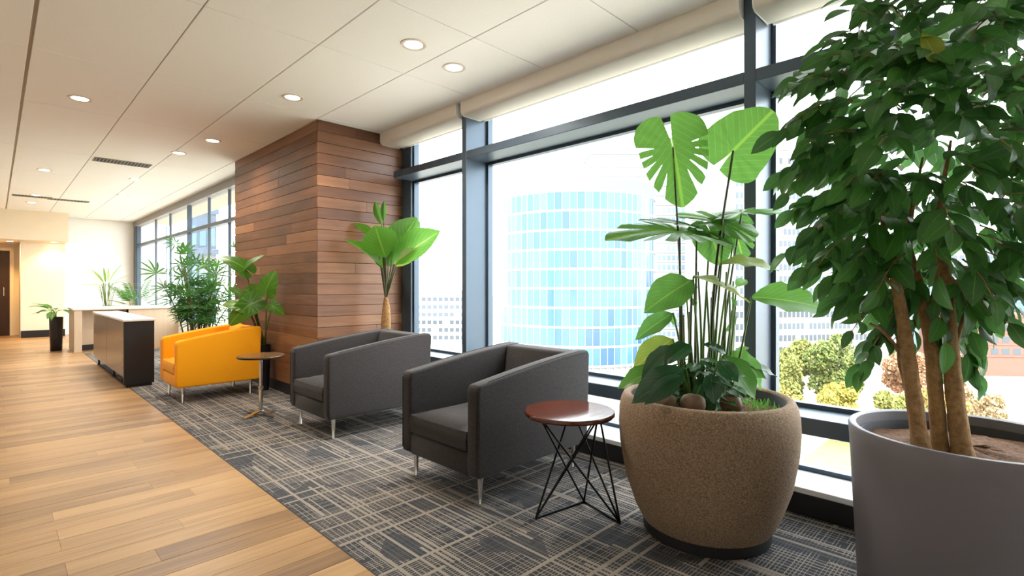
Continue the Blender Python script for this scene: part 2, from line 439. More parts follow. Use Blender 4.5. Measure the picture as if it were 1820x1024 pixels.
# wood clad column
co = tag(B().box(COLX+.02, X_G+.1, COLY+.02, COLY2, -.02, H+.015).build('wall_column', M['core']), 'column clad in reddish brown horizontal wooden planks', 'column', kind='structure')
random.seed(11)
rows = 25; z0 = .12; rh = (H-z0)/rows
for i in range(rows):
    za, zb = z0+i*rh+.0018, z0+(i+1)*rh-.0018
    def clad(length):
        cut = [0, length]
        if random.random() < .45: cut.insert(1, length*random.uniform(.25, .75))
        return list(zip(cut, cut[1:]))
    for a, b in clad(X_G-.06-COLX-.001):
        B().box(0, b-a-.001, 0, .018, za, zb, .0015, 1).build('plank', M['teak'], co, loc=(COLX+a, COLY+random.uniform(0, .003), 0))
    for a, b in clad(COLY2-COLY-.02):
        o = B().box(0, b-a-.001, 0, .018, za, zb, .0015, 1).build('plank', M['teak'], co, loc=(COLX+random.uniform(0, .002), COLY2-a, 0))
        o.rotation_euler = (0, 0, -math.pi/2)
B().box(COLX+.012, X_G-.06, COLY+.012, COLY+.03, 0, .118).box(COLX+.012, COLX+.03, COLY+.012, COLY2, 0, .118).build('baseboard_column', M['black'])['kind'] = 'structure'

# glazing of the near wall
X_M = 3.03
ZT0, ZT1, ZR0, ZR1, ZS = 2.35, 2.42, .41, .50, .14
mul = [(3.62, 3.68), (1.09, 1.155), (-2.2, -2.14)]
ends = [(3.68, 4.83), (1.155, 3.62), (-2.14, 1.09)]
for n, (ya, yb) in enumerate(ends, 1):
    wn = tag(empty('window_%d' % n, (X_G, (ya+yb)/2, 0)), kind='structure'); c = (ya+yb)/2
    a, b = ya-c, yb-c
    dx = X_M-X_G
    for nm, za, zb in (('transom', ZT0, ZT1), ('lower_rail', ZR0, ZR1)):
        B().box(dx, .02, a, b, za, zb, .003, 1).build(nm, M['frame'], wn)
    for za, zb in ((ZS, ZR0), (ZR1, ZT0), (ZT1, H)):
        p = B().box(-.006, .006, a+.02, b-.02, za+.02, zb-.02).build('pane', M['glass'], wn)
        q = B()
        q.box(-.03, .03, a, a+.025, za, zb).box(-.03, .03, b-.025, b, za, zb).box(-.03, .03, a+.025, b-.025, za, za+.025).box(-.03, .03, a+.025, b-.025, zb-.025, zb)
        q.build('pane_frame', M['frame'], wn)
for n, (ya, yb) in enumerate(mul):
    m = tag(B().box(X_M, X_G+.05, ya, yb, ZS, H+.01, .002, 1).build('trim_%d' % (n+2), M['frame']), kind='structure')
j = tag(B().box(X_G-.06, X_G+.05, 4.83, COLY+.02, 0, H+.01, .002, 1).build('trim_5', M['frame']), kind='structure')
s = tag(B().box(2.985, X_G+.05, YB, COLY, ZS-.03, ZS, .003, 1).build('trim_6', M['sill']), kind='structure')
tag(B().box(2.98, X_G+.03, YB, COLY, 0, ZS-.03).build('baseboard_window', M['black']), kind='structure')
blind_labels = ['short cream roller blind cassette beside the wooden column', 'long cream roller blind cassette above the window behind the armchairs', 'cream roller blind cassette above the window behind the tall tree']
for (ya, yb), lb in zip(ends, blind_labels):
    if yb > 4: yb = COLY-.004
    r_ = empty('roller_blind', (3.1, (ya+yb)/2, H), label=lb, cat='roller blind', group='roller blinds along the ceiling edge')
    hw = (yb-ya)/2-.004
    prof = [(-.135, 0), (-.135, -.085), (-.125, -.112), (-.10, -.125), (.10, -.125), (.10, 0)]
    B().prism(prof, -hw+.006, hw-.006, 'y').build('cassette', M['blind'], r_, 50)
    B().prism([(x*1.02, z*1.02-.0) for x, z in prof], -hw, -hw+.006, 'y').build('end_cap', M['white'], r_)
    B().prism([(x*1.02, z*1.02-.0) for x, z in prof], hw-.006, hw, 'y').build('end_cap', M['white'], r_)
    B().tube([(.14, -hw+.02, -.10), (.14, hw-.02, -.10)], .022, 12).build('roller', M['white'], r_, 40)

# far bay glazing
fw = tag(empty('window_4', (X_F, 12, 0)), kind='structure')
wall('wall_sill_far', M['white'], X_F-.02, X_F+.2, COLY2, YW, -.02, .5)
B().box(-.05, .1, COLY2-12, YW-12, H-.13, H+.012).build('header', M['slat'], fw)
fy = [7.6, 9.0, 10.1, 11.35, 12.9, 14.3, 16.3]
for i in range(len(fy)-1):
    for za, zb in ((.5, 2.2), (2.24, H-.13)):
        B().box(.02, .03, fy[i]-12+.02, fy[i+1]-12-.02, za, zb).build('pane', M['glass'], fw)
for i, q in enumerate(fy):
    d = .05 if i % 3 == 0 else .02
    B().box(-.02 if i % 3 == 0 else .005, .05, q-12-d/2, q-12+d/2, .5, H-.12).build('mullion', M['frame'], fw)
B().box(-.03, .07, 7.6-12, 16.3-12, 2.19, 2.25).build('transom', M['frame'], fw)
B().box(-.04, .07, 16.3-12, YW-12, .5, H).build('corner_post', M['frame'], fw)

# ------------------------------------------------------------------ ceiling fittings
ring = B().lathe([(.062, 0), (.062, -.004), (.085, -.006), (.088, 0)], 28, caps=(False, False)).mesh('trim_ring', M['trimring'], 40)
lens = B().lathe([(.0005, -.0015), (.03, -.002), (.062, -.001)], 28, caps=(True, False)).mesh('lens', M['lens'], 60)
px = [(735, 79), (807, 120), (520, 173), (142, 175), (378, 250), (318, 272), (79, 302), (241, 319), (218, 347), (166, 361), (64, 347), (56, 360)]
spots = [on_ceiling(*p) for p in px]
LD = bpy.data.lights.new('downlight', 'SPOT'); LD.energy = 62; LD.color = (1, .92, .80); LD.spot_size = math.radians(150); LD.spot_blend = .8; LD.shadow_soft_size = .06
def downlight(p, label, group, ld):
    e = empty('downlight', (p.x, p.y, p.z), label=label, cat='downlight', group=group)
    inst('trim_ring', ring, e); inst('lens', lens, e)
    l = bpy.data.objects.new('lamp', ld); link(l, e); l.location = (0, 0, -.02)
special = {0: 'round recessed downlight above the armchair with the wire side table', 1: 'round recessed downlight closest to the long cream roller blind', 2: 'round recessed downlight just in front of the wooden column corner',
           4: 'round recessed downlight alongside the wooden column, one of a close pair', 5: 'round recessed downlight alongside the wooden column, one of a close pair', 7: 'round recessed downlight just past the short grey ceiling grille'}
for i, p in enumerate(spots): downlight(p, special.get(i, 'round recessed downlight over the reception end, beyond the short grey grille' if p.y > 9 else 'round recessed downlight above the oak plank walkway'), 'downlights in the panelled ceiling', LD)
LD2 = bpy.data.lights.new('wall_washer', 'SPOT'); LD2.energy = 62; LD2.color = (1, .62, .22); LD2.spot_size = math.radians(120); LD2.spot_blend = .7; LD2.shadow_soft_size = .05
for q in ((.98, 15.98), (.25, 16.4)): downlight(Vector((*q, 2.2)), 'warm recessed downlight washing the alcove wall beside the door', 'downlights over the alcove', LD2)
def vent(p, lx, ly, label, n, cat='vent'):
    e = empty('air_vent', (p.x, p.y, H), label=label, cat=cat)
    B().box(-lx/2, lx/2, -ly/2, ly/2, -.003, 0).build('backing', M['slatdark'], e)
    f = B(); t = .012
    f.box(-lx/2, lx/2, -ly/2, -ly/2+t, -.008, 0).box(-lx/2, lx/2, ly/2-t, ly/2, -.008, 0).box(-lx/2, -lx/2+t, -ly/2+t, ly/2-t, -.008, 0).box(lx/2-t, lx/2, -ly/2+t, ly/2-t, -.008, 0)
    f.build('frame', M['slat'], e)
    me = B().box(-.004, .004, -ly/2+t, ly/2-t, -.007, -.002).mesh('slat', M['slat'])
    for i in range(n): inst('slat', me, e, (-lx/2+t+(lx-2*t)*(i+.5)/n, 0, 0))
vent(Vector((1.22, 8.62, H)), .62, .26, 'short grey ceiling grille with many slats', 16)
vent(Vector((1.02, 13.2, H)), .62, .20, 'slatted ceiling grille by the white partition wall', 12)
vent(Vector((.5, 13.1, H)), .55, .20, 'slatted ceiling grille ahead of the alcove', 12)

# ------------------------------------------------------------------ armchairs
def armchair(loc, fab, inner, seam, d, w, zf, zb, label, group=None):
    e = empty('armchair', loc, label=label, cat='armchair', group=group)
    z0, t = .15, .095
    top = []
    for i in range(13):
        s = i/12; top.append((-d/2+.012+(d-.03)*s, zf+(zb-zf)*(1-(1-s)**1.35)))
    prof = [(-d/2+.006, z0+.01), (-d/2, z0+.06), (-d/2, zf-.03)]+top+[(d/2, zb-.03), (d/2-.025, z0+.01)]
    for sgn in (-1, 1):
        a0, a1 = (sgn*w/2, sgn*(w/2-t))
        a = B().prism(prof, min(a0, a1), max(a0, a1), 'y', .022, 3, .3).build('arm', fab, e, 50)
        o = sgn*(w/2-.016)
        B().tube([(-d/2-.0005, o, z0+.04), (-d/2-.0005, o, zf-.035)]+[(x, o, z+.0005) for x, z in top[1:-1]]+[(d/2-.035, o, zb-.002)], .0035, 6).build('piping', seam, a, 60)
    bk = [(d/2-.24, .36), (d/2-.15, zb-.01), (d/2-.02, zb-.006), (d/2-.03, z0+.015), (d/2-.24, z0+.015)]
    B().prism(bk, -w/2+t-.012, w/2-t+.012, 'y', .022, 3, .3).build('backrest', inner, e, 50)
    B().box(-d/2+.008, d/2-.2, -w/2+t-.012, w/2-t+.012, z0+.005, .285, .012, 2).build('seat_base', inner, e, 50)
    c = B(); c.box(-d/2+.004, d/2-.19, -w/2+t+.001, w/2-t-.001, .283, .415)
    bmesh.ops.subdivide_edges(c.bm, edges=c.bm.edges[:], cuts=5, use_grid_fill=True)
    for v in c.bm.verts:
        qx = (v.co.x+d/2-.004)/(d-.194); qy = v.co.y/(w/2-t)
        k = max(0, 1-abs(2*qx-1)**4)*max(0, 1-abs(qy)**4)
        if v.co.z > .41: v.co.z += .018*k-.018*(1-k)*.8
        if v.co.z < .30: v.co.z += .012*(1-k)
        v.co.x -= .012*(1-abs(v.co.z-.35)/.066)*(1 if qx < .01 else 0)
    c.build('seat_cushion', inner, e, 70)
    for sx in (-d/2+.07, d/2-.10):
        for sy in (-w/2+.06, w/2-.06):
            l = B().lathe([(.0125, 0), (.0125, .004), (.0105, .008), (.019, z0+.02)], 16, (sx, sy)).build('leg', M['chrome'], e, 40)
    return e
armchair((2.31, 2.435, 0), M['grey'], M['grey'], M['seam'], .99, .73, .66, .77, 'dark grey fabric armchair next to the black wire side table', 'grey armchairs')
armchair((2.29, 4.155, 0), M['grey'], M['grey'], M['seam'], .97, .73, .66, .77, 'dark grey fabric armchair between palm trunk and pedestal side table', 'grey armchairs')
armchair((1.70, 6.40, 0), M['orange'], M['orange'], M['oseam'], .82, .70, .63, .745, 'bright orange fabric armchair by the wooden column')

# ------------------------------------------------------------------ side tables
tb = empty('side_table', (2.112, 1.69, 0), label='round red wood side table on black wire base', cat='side table')
B().lathe([(.20, .525), (.229, .529), (.234, .537), (.233, .548), (.228, .5525)], 56).build('table_top', M['redwood'], tb, 35)
feet = [Vector((-.15, .10, .006)), Vector((.11, -.235, .006)), Vector((.19, .05, .006))]
tops = [Vector((.165*math.cos(a), .165*math.sin(a), .527)) for a in (math.radians(155), math.radians(275), math.radians(35), math.radians(330))]
def rod(a, b, r=.0055, name='rod'): B().tube([a, b], r, 8).build(name, M['iron'], tb, 50)
for f, (i, k) in zip(feet, ((1, 2), (2, 0), (0, 1))):
    rod(f, tops[i]); rod(f, tops[k])
rod(feet[1], tops[3]); rod(feet[0], tops[3], .0045); rod(feet[2], tops[3], .0045)
rod(feet[0], feet[2]); rod(feet[2], feet[1])
B().lathe([(.16, .519), (.172, .519), (.172, .526), (.16, .526)], 40, caps=(False, False)).build('mounting_ring', M['iron'], tb, 40)

tc = empty('side_table', (1.74, 5.02, 0), label='small pedestal side table with chrome pole beside the orange armchair', cat='side table')
g = B(); g.lathe([(.185, .535), (.197, .541), (.2, .549), (.198, .556)], 48)
for v in g.bm.verts: v.co.x *= 1.0; v.co.y *= 1.05
g.build('table_top', M['darkwood'], tc, 35)
B().lathe([(.196, .534), (.203, .538), (.2035, .546), (.199, .548)], 48, caps=(False, False)).build('edge_band', M['iron'], tc, 35)
B().tube([(0, 0, .03), (0, 0, .25)], .019, 16).tube([(0, 0, .25), (0, 0, .535)], .0145, 16).build('pole', M['chrome'], tc, 40)
B().lathe([(.022, .24), (.024, .245), (.024, .262), (.018, .268)], 20).build('collar', M['chrome'], tc, 40)
B().lathe([(.07, .528), (.07, .535), (.02, .535)], 20).build('mounting_plate', M['iron'], tc, 40)
for k in range(4):
    a = math.radians(20+90*k); d_ = Vector((math.cos(a), math.sin(a), 0)); s_ = Vector((-d_.y, d_.x, 0))
    q = B(); vs = []
    for r_, hw, zt in ((.0, .022, .05), (.06, .019, .038), (.155, .014, .014), (.17, .011, .010)):
        vs.append([q.bm.verts.new(d_*r_+s_*sy*hw+Vector((0, 0, zz))) for sy, zz in ((-1, max(0, zt-.016) if r_ < .1 else 0), (1, max(0, zt-.016) if r_ < .1 else 0), (1, zt), (-1, zt))])
    for A_, B_ in zip(vs, vs[1:]):
        for i in range(4): q.face((A_[i], A_[(i+1) % 4], B_[(i+1) % 4], B_[i]))
    q.face(vs[0][::-1]); q.face(vs[-1]); bmesh.ops.recalc_face_normals(q.bm, faces=q.bm.faces[:])
    q.build('foot', M['chrome'], tc, 30)

# ------------------------------------------------------------------ black cabinet and reception desk
cb = empty('low_cabinet', (1.21, 8.75, 0), label='long low cabinet with black end panel and bronze doors', cat='cabinet')
B().box(-.125, .14, -1.25, 1.30, .11, .775).build('body', M['charcoal'], cb)
B().box(-.145, .15, -1.31, -1.25, .035, .775, .003, 1).build('end_panel', M['black'], cb)
B().box(-.12, .13, -1.29, -1.25, 0, .035).build('plinth', M['charcoal'], cb)
B().box(-.146, .151, -1.313, -1.249, .66, .667).build('end_groove', M['charcoal'], cb)
for a, b in ((-1.245, .02), (.03, 1.295)):
    B().box(0, b-a, -.0, .018, .12, .77, .002, 1).build('door', M['steelwood'], cb, loc=(-.127, a, 0)).rotation_euler = (0, 0, math.pi/2)
B().box(-.155, .16, -1.32, 1.31, .775, .80, .003, 1).build('top', M['white'], cb)
for yy in (-.2, 1.2):
    for xx in (-.09, .1): B().lathe([(.02, 0), (.02, .012), (.012, .014), (.012, .112)], 12, (xx, yy)).build('foot', M['iron'], cb, 40)

dk = empty('reception_desk', (1.9, 12, 0), label='pale laminate reception desk in front of the white partition', cat='reception desk')
B().box(-.90, -.79, 0, .9, 0, .75, .003, 1).build('end_pier', M['counter'], dk)
B().box(-.79, -.14, .35, .38, .10, .75).build('recessed_panel', M['counter'], dk)
B().box(-.14, .70, .02, .06, 0, .75).build('front_panel', M['counter'], dk)
B().box(-.92, .70, -.02, .9, .75, .785, .004, 1).build('worktop', M['counter_top'], dk)
B().box(-.79, -.14, .33, .35, 0, .10).build('kick_plate', M['charcoal'], dk)
B().box(-.14, -.11, .02, .38, 0, .75).build('side_panel', M['counter'], dk)

# ------------------------------------------------------------------ plants
def arr(d): return d
OV = leaf_data(.46, 8, .45, .14, .35); OVW = leaf_data(.62, 8, .45, .16, .35, wave=1); NARROW = leaf_data(.13, 6, .45, .25, .5); LONG = leaf_data(.36, 8, .5, .3, .4)
HEART = heart_data(.98, 0, .22, .05, .3); SPLIT = heart_data(1.12, 5, .30, .10, .46, 168); EAR = heart_data(.85, 0, .5, .12, .34)
def lm(data, mat, name='leaf'): return pydata(name, data[0], data[1], mat, data[2])

# beige planter with the split leaf plant
BP = Vector((2.475, 1.13, 0)); S0 = 3.605
pl = empty('potted_monstera', BP, label='split leaf plant in big round beige woven planter', cat='potted plant')
outer = [(.30, .055), (.335, .12), (.382, .26), (.41, .42), (.416, .52), (.413, .59), (.404, .635), (.392, .660), (.372, .668), (.356, .660), (.35, .62)]
B().lathe(outer, 72, caps=(True, False)).build('planter', M['stone_pot'], pl, 60)
B().lathe([(.288, 0), (.295, .004), (.297, .06), (.25, .062)], 56).build('planter_base', M['charcoal'], pl, 40)
B().lathe([(.352, .656), (.345, .58), (.34, .55)], 56, caps=(False, False)).build('liner', M['pot_in'], pl, 60)
def soil_disc(r, z, mat, parent, amp=.012):
    vs, fs = [(0, 0, z+.02)], []; n = 40; rg = 10
    for i in range(1, rg+1):
        for k in range(n):
            a = 2*math.pi*k/n; vs.append((r*i/rg*math.cos(a), r*i/rg*math.sin(a), z+.02*(1-(i/rg)**2)+random.uniform(-amp, amp)))
    for k in range(n): fs.append((0, 1+k, 1+(k+1) % n))
    for i in range(rg-1):
        for k in range(n):
            a = 1+i*n+k; b = 1+i*n+(k+1) % n; fs.append((a, a+n, b+n, b))
    return inst('soil', pydata('soil', vs, fs, mat), parent)
soil_disc(.347, .60, M['soil'], pl)
VIEW = Vector((-1, -1, .0)).normalized()          # towards the room
def grow(parent, org, base, tip, normal, data_mesh, w=1.0, root=None, r=(.006, .004), mat='stem', sag=None, name='leaf'):
    o = inst(name, data_mesh, parent, mat=leaf_matrix(base-org, tip-org, normal, w))
    if root is not None:
        mid = (root+base)/2+(sag or Vector((0, 0, .04)))
        pts = curve_pts([root-org, mid-org, base-org], 6)
        B().tube(pts, [r[0]+(r[1]-r[0])*i/(len(pts)-1) for i in range(len(pts))], 6).build('stem', M[mat], parent, 60)
    return o
mb = {k: lm(HEART, M[k]) for k in ('mid', 'pale')}
ms = {k: lm(SPLIT, M[k]) for k in ('mid',)}
mo = {k: lm(OVW, M[k]) for k in ('mid', 'dark', 'pale', 'yellow')}
ml = {k: lm(LONG, M[k]) for k in ('mid', 'dark')}
def rt(du, ds=0): # stalk foot in the soil
    p = at(1245+du, 688, S0+ds); return Vector((p.x, p.y, .615))
UP = Vector((0, 0, 1))
def L(b, t, n, mesh, w=1, ds=(0, 0), root=None, rds=0, mat='stem', sag=None, r=(.007, .004)):
    grow(pl, BP, at(b[0], b[1], S0+ds[0]), at(t[0], t[1], S0+ds[1]), n, mesh, w, rt(root, rds) if root is not None else None, r, mat, sag)
L((1196, 262), (1217, 364), VIEW+Vector((.1, .3, .3)), ms['mid'], 1.0, (.0, -.06), -30, -.05, 'stemdark', Vector((.0, -.01, .0)))
L((1303, 268), (1378, 192), VIEW+Vector((0, 0, .25)), mb['mid'], 1.25, (.05, -.02), 15, 0, 'stemdark', Vector((.0, .03, .0)), (.010, .005))
L((1208, 412), (1080, 403), UP+VIEW*.35, ms['mid'], 1.0, (-.05, -.2), -35, -.1, 'stemdark')
L((1238, 405), (1140, 375), UP+VIEW*.25, ms['mid'], .8, (.08, .1), -10, .05, 'stemdark')
L((1290, 398), (1203, 368), UP+VIEW*.45, ms['mid'], 1.0, (.1, .25), 5, .1, 'stemdark')
L((1318, 378), (1433, 368), UP+VIEW*.30, ms['mid'], .75, (.15, .0), 25, .1, 'stemdark')
L((1262, 412), (1285, 470), VIEW+UP*.3, mb['mid'], 1.25, (.12, .06), 0, .1)
L((1306, 412), (1325, 462), VIEW+UP*.3, ms['mid'], 1.2, (.25, .2), 20, .2)
L((1282, 468), (1388, 466), UP*.8+VIEW*.35, mo['pale'], .9, (.0, -.1), 20, 0)
L((1230, 497), (1146, 546), VIEW+UP*.8, mo['mid'], 1.0, (-.1, -.22), -20, -.1, 'stemdark')
L((1232, 492), (1342, 522), UP+VIEW*.25, mo['pale'], .8, (-.05, -.1), 0, -.1)
L((1336, 528), (1484, 536), UP*.6+VIEW*.75, mo['mid'], .75, (-.05, -.12), 50, 0, sag=Vector((0, 0, -.02)))
L((1196, 556), (1128, 598), VIEW+UP*.9, mo['mid'], .7, (.05, .0), -20, 0)
L((1188, 556), (1204, 580), VIEW+UP*.2, mo['mid'], .7, (.1, .1))
L((1196, 602), (1124, 650), VIEW+UP*.9, mo['yellow'], .9, (.1, .05), -30, .1)
L((1200, 615), (1138, 668), VIEW*.8+UP, mo['dark'], .7, (-.1, -.18), -20, -.1)
L((1180, 654), (1096, 680), VIEW*.6+UP, mo['mid'], .75, (-.05, -.10), -25, 0, sag=Vector((0, 0, .03)))
L((1218, 655), (1128, 706), VIEW+UP*.8, ml['dark'], 1.2, (-.2, -.40), -15, -.12, sag=Vector((0, 0, .03)))
L((1212, 668), (1150, 712), VIEW+UP*.7, ml['dark'], 1.0, (-.25, -.42), -15, -.12, sag=Vector((0, 0, .03)))
L((1285, 632), (1352, 704), VIEW+UP*.8+Vector((.2, -.3, 0)), mo['mid'], 1.05, (-.1, -.28), 20, -.1, sag=Vector((0, 0, .03)))
L((1290, 628), (1372, 668), VIEW+UP*.9, mo['mid'], .8, (.0, -.05), 25, 0, sag=Vector((0, 0, .03)))
L((1316, 645), (1386, 661), UP+VIEW*.4, mo['dark'], .7, (.05, .0), 30, 0, sag=Vector((0, 0, .03)))
L((1310, 625), (1332, 615), UP+VIEW*.7, mo['mid'], .8, (.2, .2), 30, .1)
L((1277, 642), (1314, 676), VIEW+UP*.6, mo['dark'], 1.1, (-.22, -.34), 15, -.12, sag=Vector((0, 0, .03)))
L((1262, 664), (1272, 716), VIEW+UP*.4, mo['dark'], 1.1, (-.28, -.38), 5, -.15, sag=Vector((0, 0, .03)))
L((1250, 612), (1295, 625), UP+VIEW*.6, mo['dark'], 1.0, (-.05, -.1), 5, 0)
L((1228, 612), (1180, 640), UP+VIEW*.6, mo['dark'], 1.0, (-.12, -.2), -10, -.1)
L((1290, 590), (1312, 562), VIEW, mo['mid'], .5, (.1, .1), 25, .1)
L((1325, 640), (1362, 690), VIEW*.3+UP+Vector((.5, -.5, 0)), mo['mid'], .8, (.1, .12), 35, 0)
random.seed(21)
for i in range(16):       # bare upright stalks
    u = random.uniform(1208, 1318); ds = random.uniform(-.12, .2)
    a = rt((u-1245)*.8, ds*.6); b = at(u+random.uniform(-8, 8), random.uniform(480, 560), S0+ds)
    pts = curve_pts([a-BP, (a+b)/2-BP+Vector((random.uniform(-.01, .01), random.uniform(-.01, .01), 0)), b-BP], 5)
    B().tube(pts, [.008-.004*k/(len(pts)-1) for k in range(len(pts))], 6).build('stem', M['stem' if i % 3 else 'mid' if 0 else 'stem'], pl, 60)
    if i % 4 == 0: inst('leaf', mo['mid'], pl, mat=leaf_matrix(b-BP, b-BP+Vector((random.uniform(-.1, .1), random.uniform(-.1, .1), .05)), VIEW+UP, .8))
acc = ([], [], [])
for i in range(230):      # dark ferny undergrowth
    a = random.uniform(0, 6.28); r_ = random.uniform(0, .17)
    b = Vector((-.03+r_*math.cos(a)-.04, r_*math.sin(a)+.0, random.uniform(.64, .86-.5*r_)))
    d_ = Vector((math.cos(a)+random.uniform(-.6, .6), math.sin(a)+random.uniform(-.6, .6), random.uniform(-.9, .2))).normalized()
    add_data(acc, NARROW if i % 3 else OV, leaf_matrix(b, b+d_*random.uniform(.06, .12), UP+VIEW*.5))
tag(inst('undergrowth', pydata('undergrowth', *acc[:2], M['fern'], acc[2]), pl), kind='stuff')
acc = ([], [], [])
for i in range(160):      # moss tufts near the rim
    a = random.uniform(-1.6, .5); r_ = random.uniform(.18, .33)
    b = Vector((r_*math.cos(a), r_*math.sin(a), .60))
    add_data(acc, NARROW, leaf_matrix(b, b+Vector((random.uniform(-.03, .03), random.uniform(-.03, .03), random.uniform(.02, .05))), VIEW))
tag(inst('moss', pydata('moss', *acc[:2], leafmat('moss_leaf', '#3d8a14', '#63b022', '#8cc84a', .4, True), acc[2]), pl), kind='stuff')
def stone(p, s, label):
    bm = bmesh.new(); bmesh.ops.create_icosphere(bm, subdivisions=3, radius=1)
    for v in bm.verts:
        k = 1+.1*math.sin(v.co.x*3+p[0]*9)+.08*math.cos(v.co.y*4+v.co.z*2+p[1]*7); v.co = Vector((v.co.x*s[0]*k, v.co.y*s[1]*k, v.co.z*s[2]*k))
    b = B(); b.bm.free(); b.bm = bm; o = b.build('stone', M['stone'], None, 80, p); tag(o, label, 'stone', 'stones in the beige planter')
for (u, s_, ds, lb) in ((1182, (.036, .05, .045), -.24, 'small brown stone at the left end of the beige planter soil'), (1232, (.042, .055, .05), -.30, 'larger rounded brown stone beside the hanging dark leaf'), (1300, (.04, .05, .045), -.27, 'grey brown stone under the bright drooping leaf')):
    q = at(u, 690, S0+ds); stone((q.x, q.y, .658), s_, lb)

# tall tree in the grey planter
TP = Vector((2.50, .16, 0)); S1 = 2.66
tr = empty('potted_tree', TP, label='bushy leafy tree with several trunks in tall grey planter', cat='potted tree')
B().lathe([(.325, 0), (.332, .01), (.36, .60), (.364, .655), (.360, .664), (.350, .666), (.338, .66), (.332, .60)], 80, caps=(True, False)).build('planter', M['pot_grey'], tr, 50)
B().lathe([(.333, .625), (.318, .628), (.312, .60), (.312, .575)], 64, caps=(False, False)).build('liner', M['pot_in'], tr, 50)
soil_disc(.314, .595, M['soil'], tr, .008)
trunks = [[(1640, 788, -.10), (1622, 690, -.1), (1608, 590, -.08), (1592, 500, -.06), (1572, 410, -.03), (1560, 300, 0)],
          [(1628, 775, 0), (1615, 700, .0), (1600, 640, .0), (1597, 560, .0), (1590, 500, .02), (1600, 420, .05)],
          [(1672, 782, -.05), (1662, 690, -.05), (1652, 600, -.03), (1632, 500, 0), (1615, 420, .02), (1640, 280, .05)],
          [(1712, 795, -.12), (1697, 700, -.1), (1688, 600, -.08), (1682, 500, -.06), (1668, 400, -.03), (1690, 250, 0)]]
rad = [.026, .012, .025, .029]
for k, (t, r0) in enumerate(zip(trunks, rad)):
    pts = [at(u, v, S1+ds) for u, v, ds in t]; pts[0].z = .59
    pts = curve_pts([p-TP for p in pts], 5); n = len(pts)
    B().tube(pts, [r0*(1.35 if i == 0 else 1.12 if i == 1 else 1)*(1-.85*(i/(n-1))**1.6)*(1+.05*math.sin(i*2.1+k)) for i in range(n)], 12).build('trunk', M['bark'], tr, 60)
for t in ([(1652, 560), (1672, 470), (1700, 400)], [(1690, 640), (1715, 560), (1745, 500)], [(1610, 560), (1580, 500), (1530, 470)], [(1610, 640), (1570, 590), (1545, 575)], [(1700, 700), (1665, 630), (1650, 600)]):
    pts = curve_pts([at(u, v, S1-.05)-TP for u, v in t], 4); B().tube(pts, [.009-.005*i/(len(pts)-1) for i in range(len(pts))], 6).build('branch', M['bark'], tr, 60)
random.seed(5)
CC = Vector((2.43, .255, 1.72))-TP
twigs = B(); leaves = []
def twig(b, d_, ln, nl, size):
    side = d_.cross(UP); side = side.normalized() if side.length > .1 else Vector((1, 0, 0))
    pts = [b+d_*ln*s_+Vector((0, 0, -.5*ln*s_*s_)) for s_ in (0, .33, .66, 1)]
    twigs.tube(pts, [.003, .0025, .002, .001], 4)
    for i in range(nl):
        s_ = (i+.6)/nl; p = b+d_*ln*s_+Vector((0, 0, -.5*ln*s_*s_))
        sg = 1 if i % 2 else -1
        dd = (d_*.5+side*sg*random.uniform(.3, .9)+Vector((random.uniform(-.3, .3), random.uniform(-.3, .3), random.uniform(-.95, -.05)))).normalized()
        if i == nl-1: dd = (d_+Vector((0, 0, -.8))).normalized()
        nr = UP*.7+Vector((random.uniform(-.6, .6), random.uniform(-.6, .6), 0))+VIEW*random.uniform(0, .9)
        leaves.append((p, p+dd*size*random.uniform(.75, 1.3), nr))
for i in range(330):
    while True:
        q = Vector((random.uniform(-1, 1), random.uniform(-1, 1), random.uniform(-1, 1)))
        if .25 < q.length < 1: break
    zz = q.z; wr = .37*(1.0 if zz > -.3 else 1+.45*(zz+.3))
    b = CC+Vector((q.x*wr, q.y*wr, zz*.62-.02))
    d_ = Vector((q.x, q.y, q.z*.5+.15)).normalized()
    twig(b, d_, random.uniform(.10, .2), random.choice([4, 5, 6]), .105)
for (u, v, du, dv, ds) in ((1470, 140, -70, -20, -.1), (1480, 180, -85, 5, 0), (1490, 240, -80, 20, .05), (1480, 270, -85, 30, 0), (1500, 380, -60, 10, 0), (1510, 420, -60, 20, -.05), (1580, 520, -70, 30, 0), (1585, 560, -60, 50, .05),
                            (1570, 590, -40, 40, 0), (1720, 520, 40, 40, 0), (1700, 560, 40, 60, .05), (1740, 470, 60, 40, 0), (1715, 610, 25, 50, 0), (1640, 40, 10, -60, 0), (1700, 40, 30, -60, 0), (1600, 40, 30, -50, .05), (1760, 60, 60, 20, 0), (1770, 150, 60, 30, 0), (1770, 320, 60, 20, 0), (1760, 380, 60, 20, 0), (1640, 520, -20, 60, .1), (1660, 510, 20, 70, -.1)):
    a = at(u, v, S1+ds)-TP; e_ = at(u+du, v+dv, S1+ds-.05)-TP; d_ = e_-a
    twig(a, d_.normalized(), d_.length, 6, .09)
tag(twigs.build('twigs', M['bark'], tr), kind='stuff')
lf = leaf_data(.5, 6, .45, .16, .5)
tl = [lm(leaf_data(.5, 6, .45, .16, .5), M['tree']), lm(leaf_data(.44, 6, .42, .10, .8), M['tree'])]
camp = -TP+Vector((0, 0, EYE))
leaves.sort(key=lambda l: (l[0]-camp).length)
for i, (a, b, n) in enumerate(leaves[:290]): inst('leaf', tl[i % 2], tr, mat=leaf_matrix(a, b, n))
acc = ([], [], [])
for a, b, n in leaves[290:]: add_data(acc, lf, leaf_matrix(a, b, n))
tag(inst('inner_leaves', pydata('inner_leaves', *acc[:2], M['tree_s'], acc[2]), tr), kind='stuff')
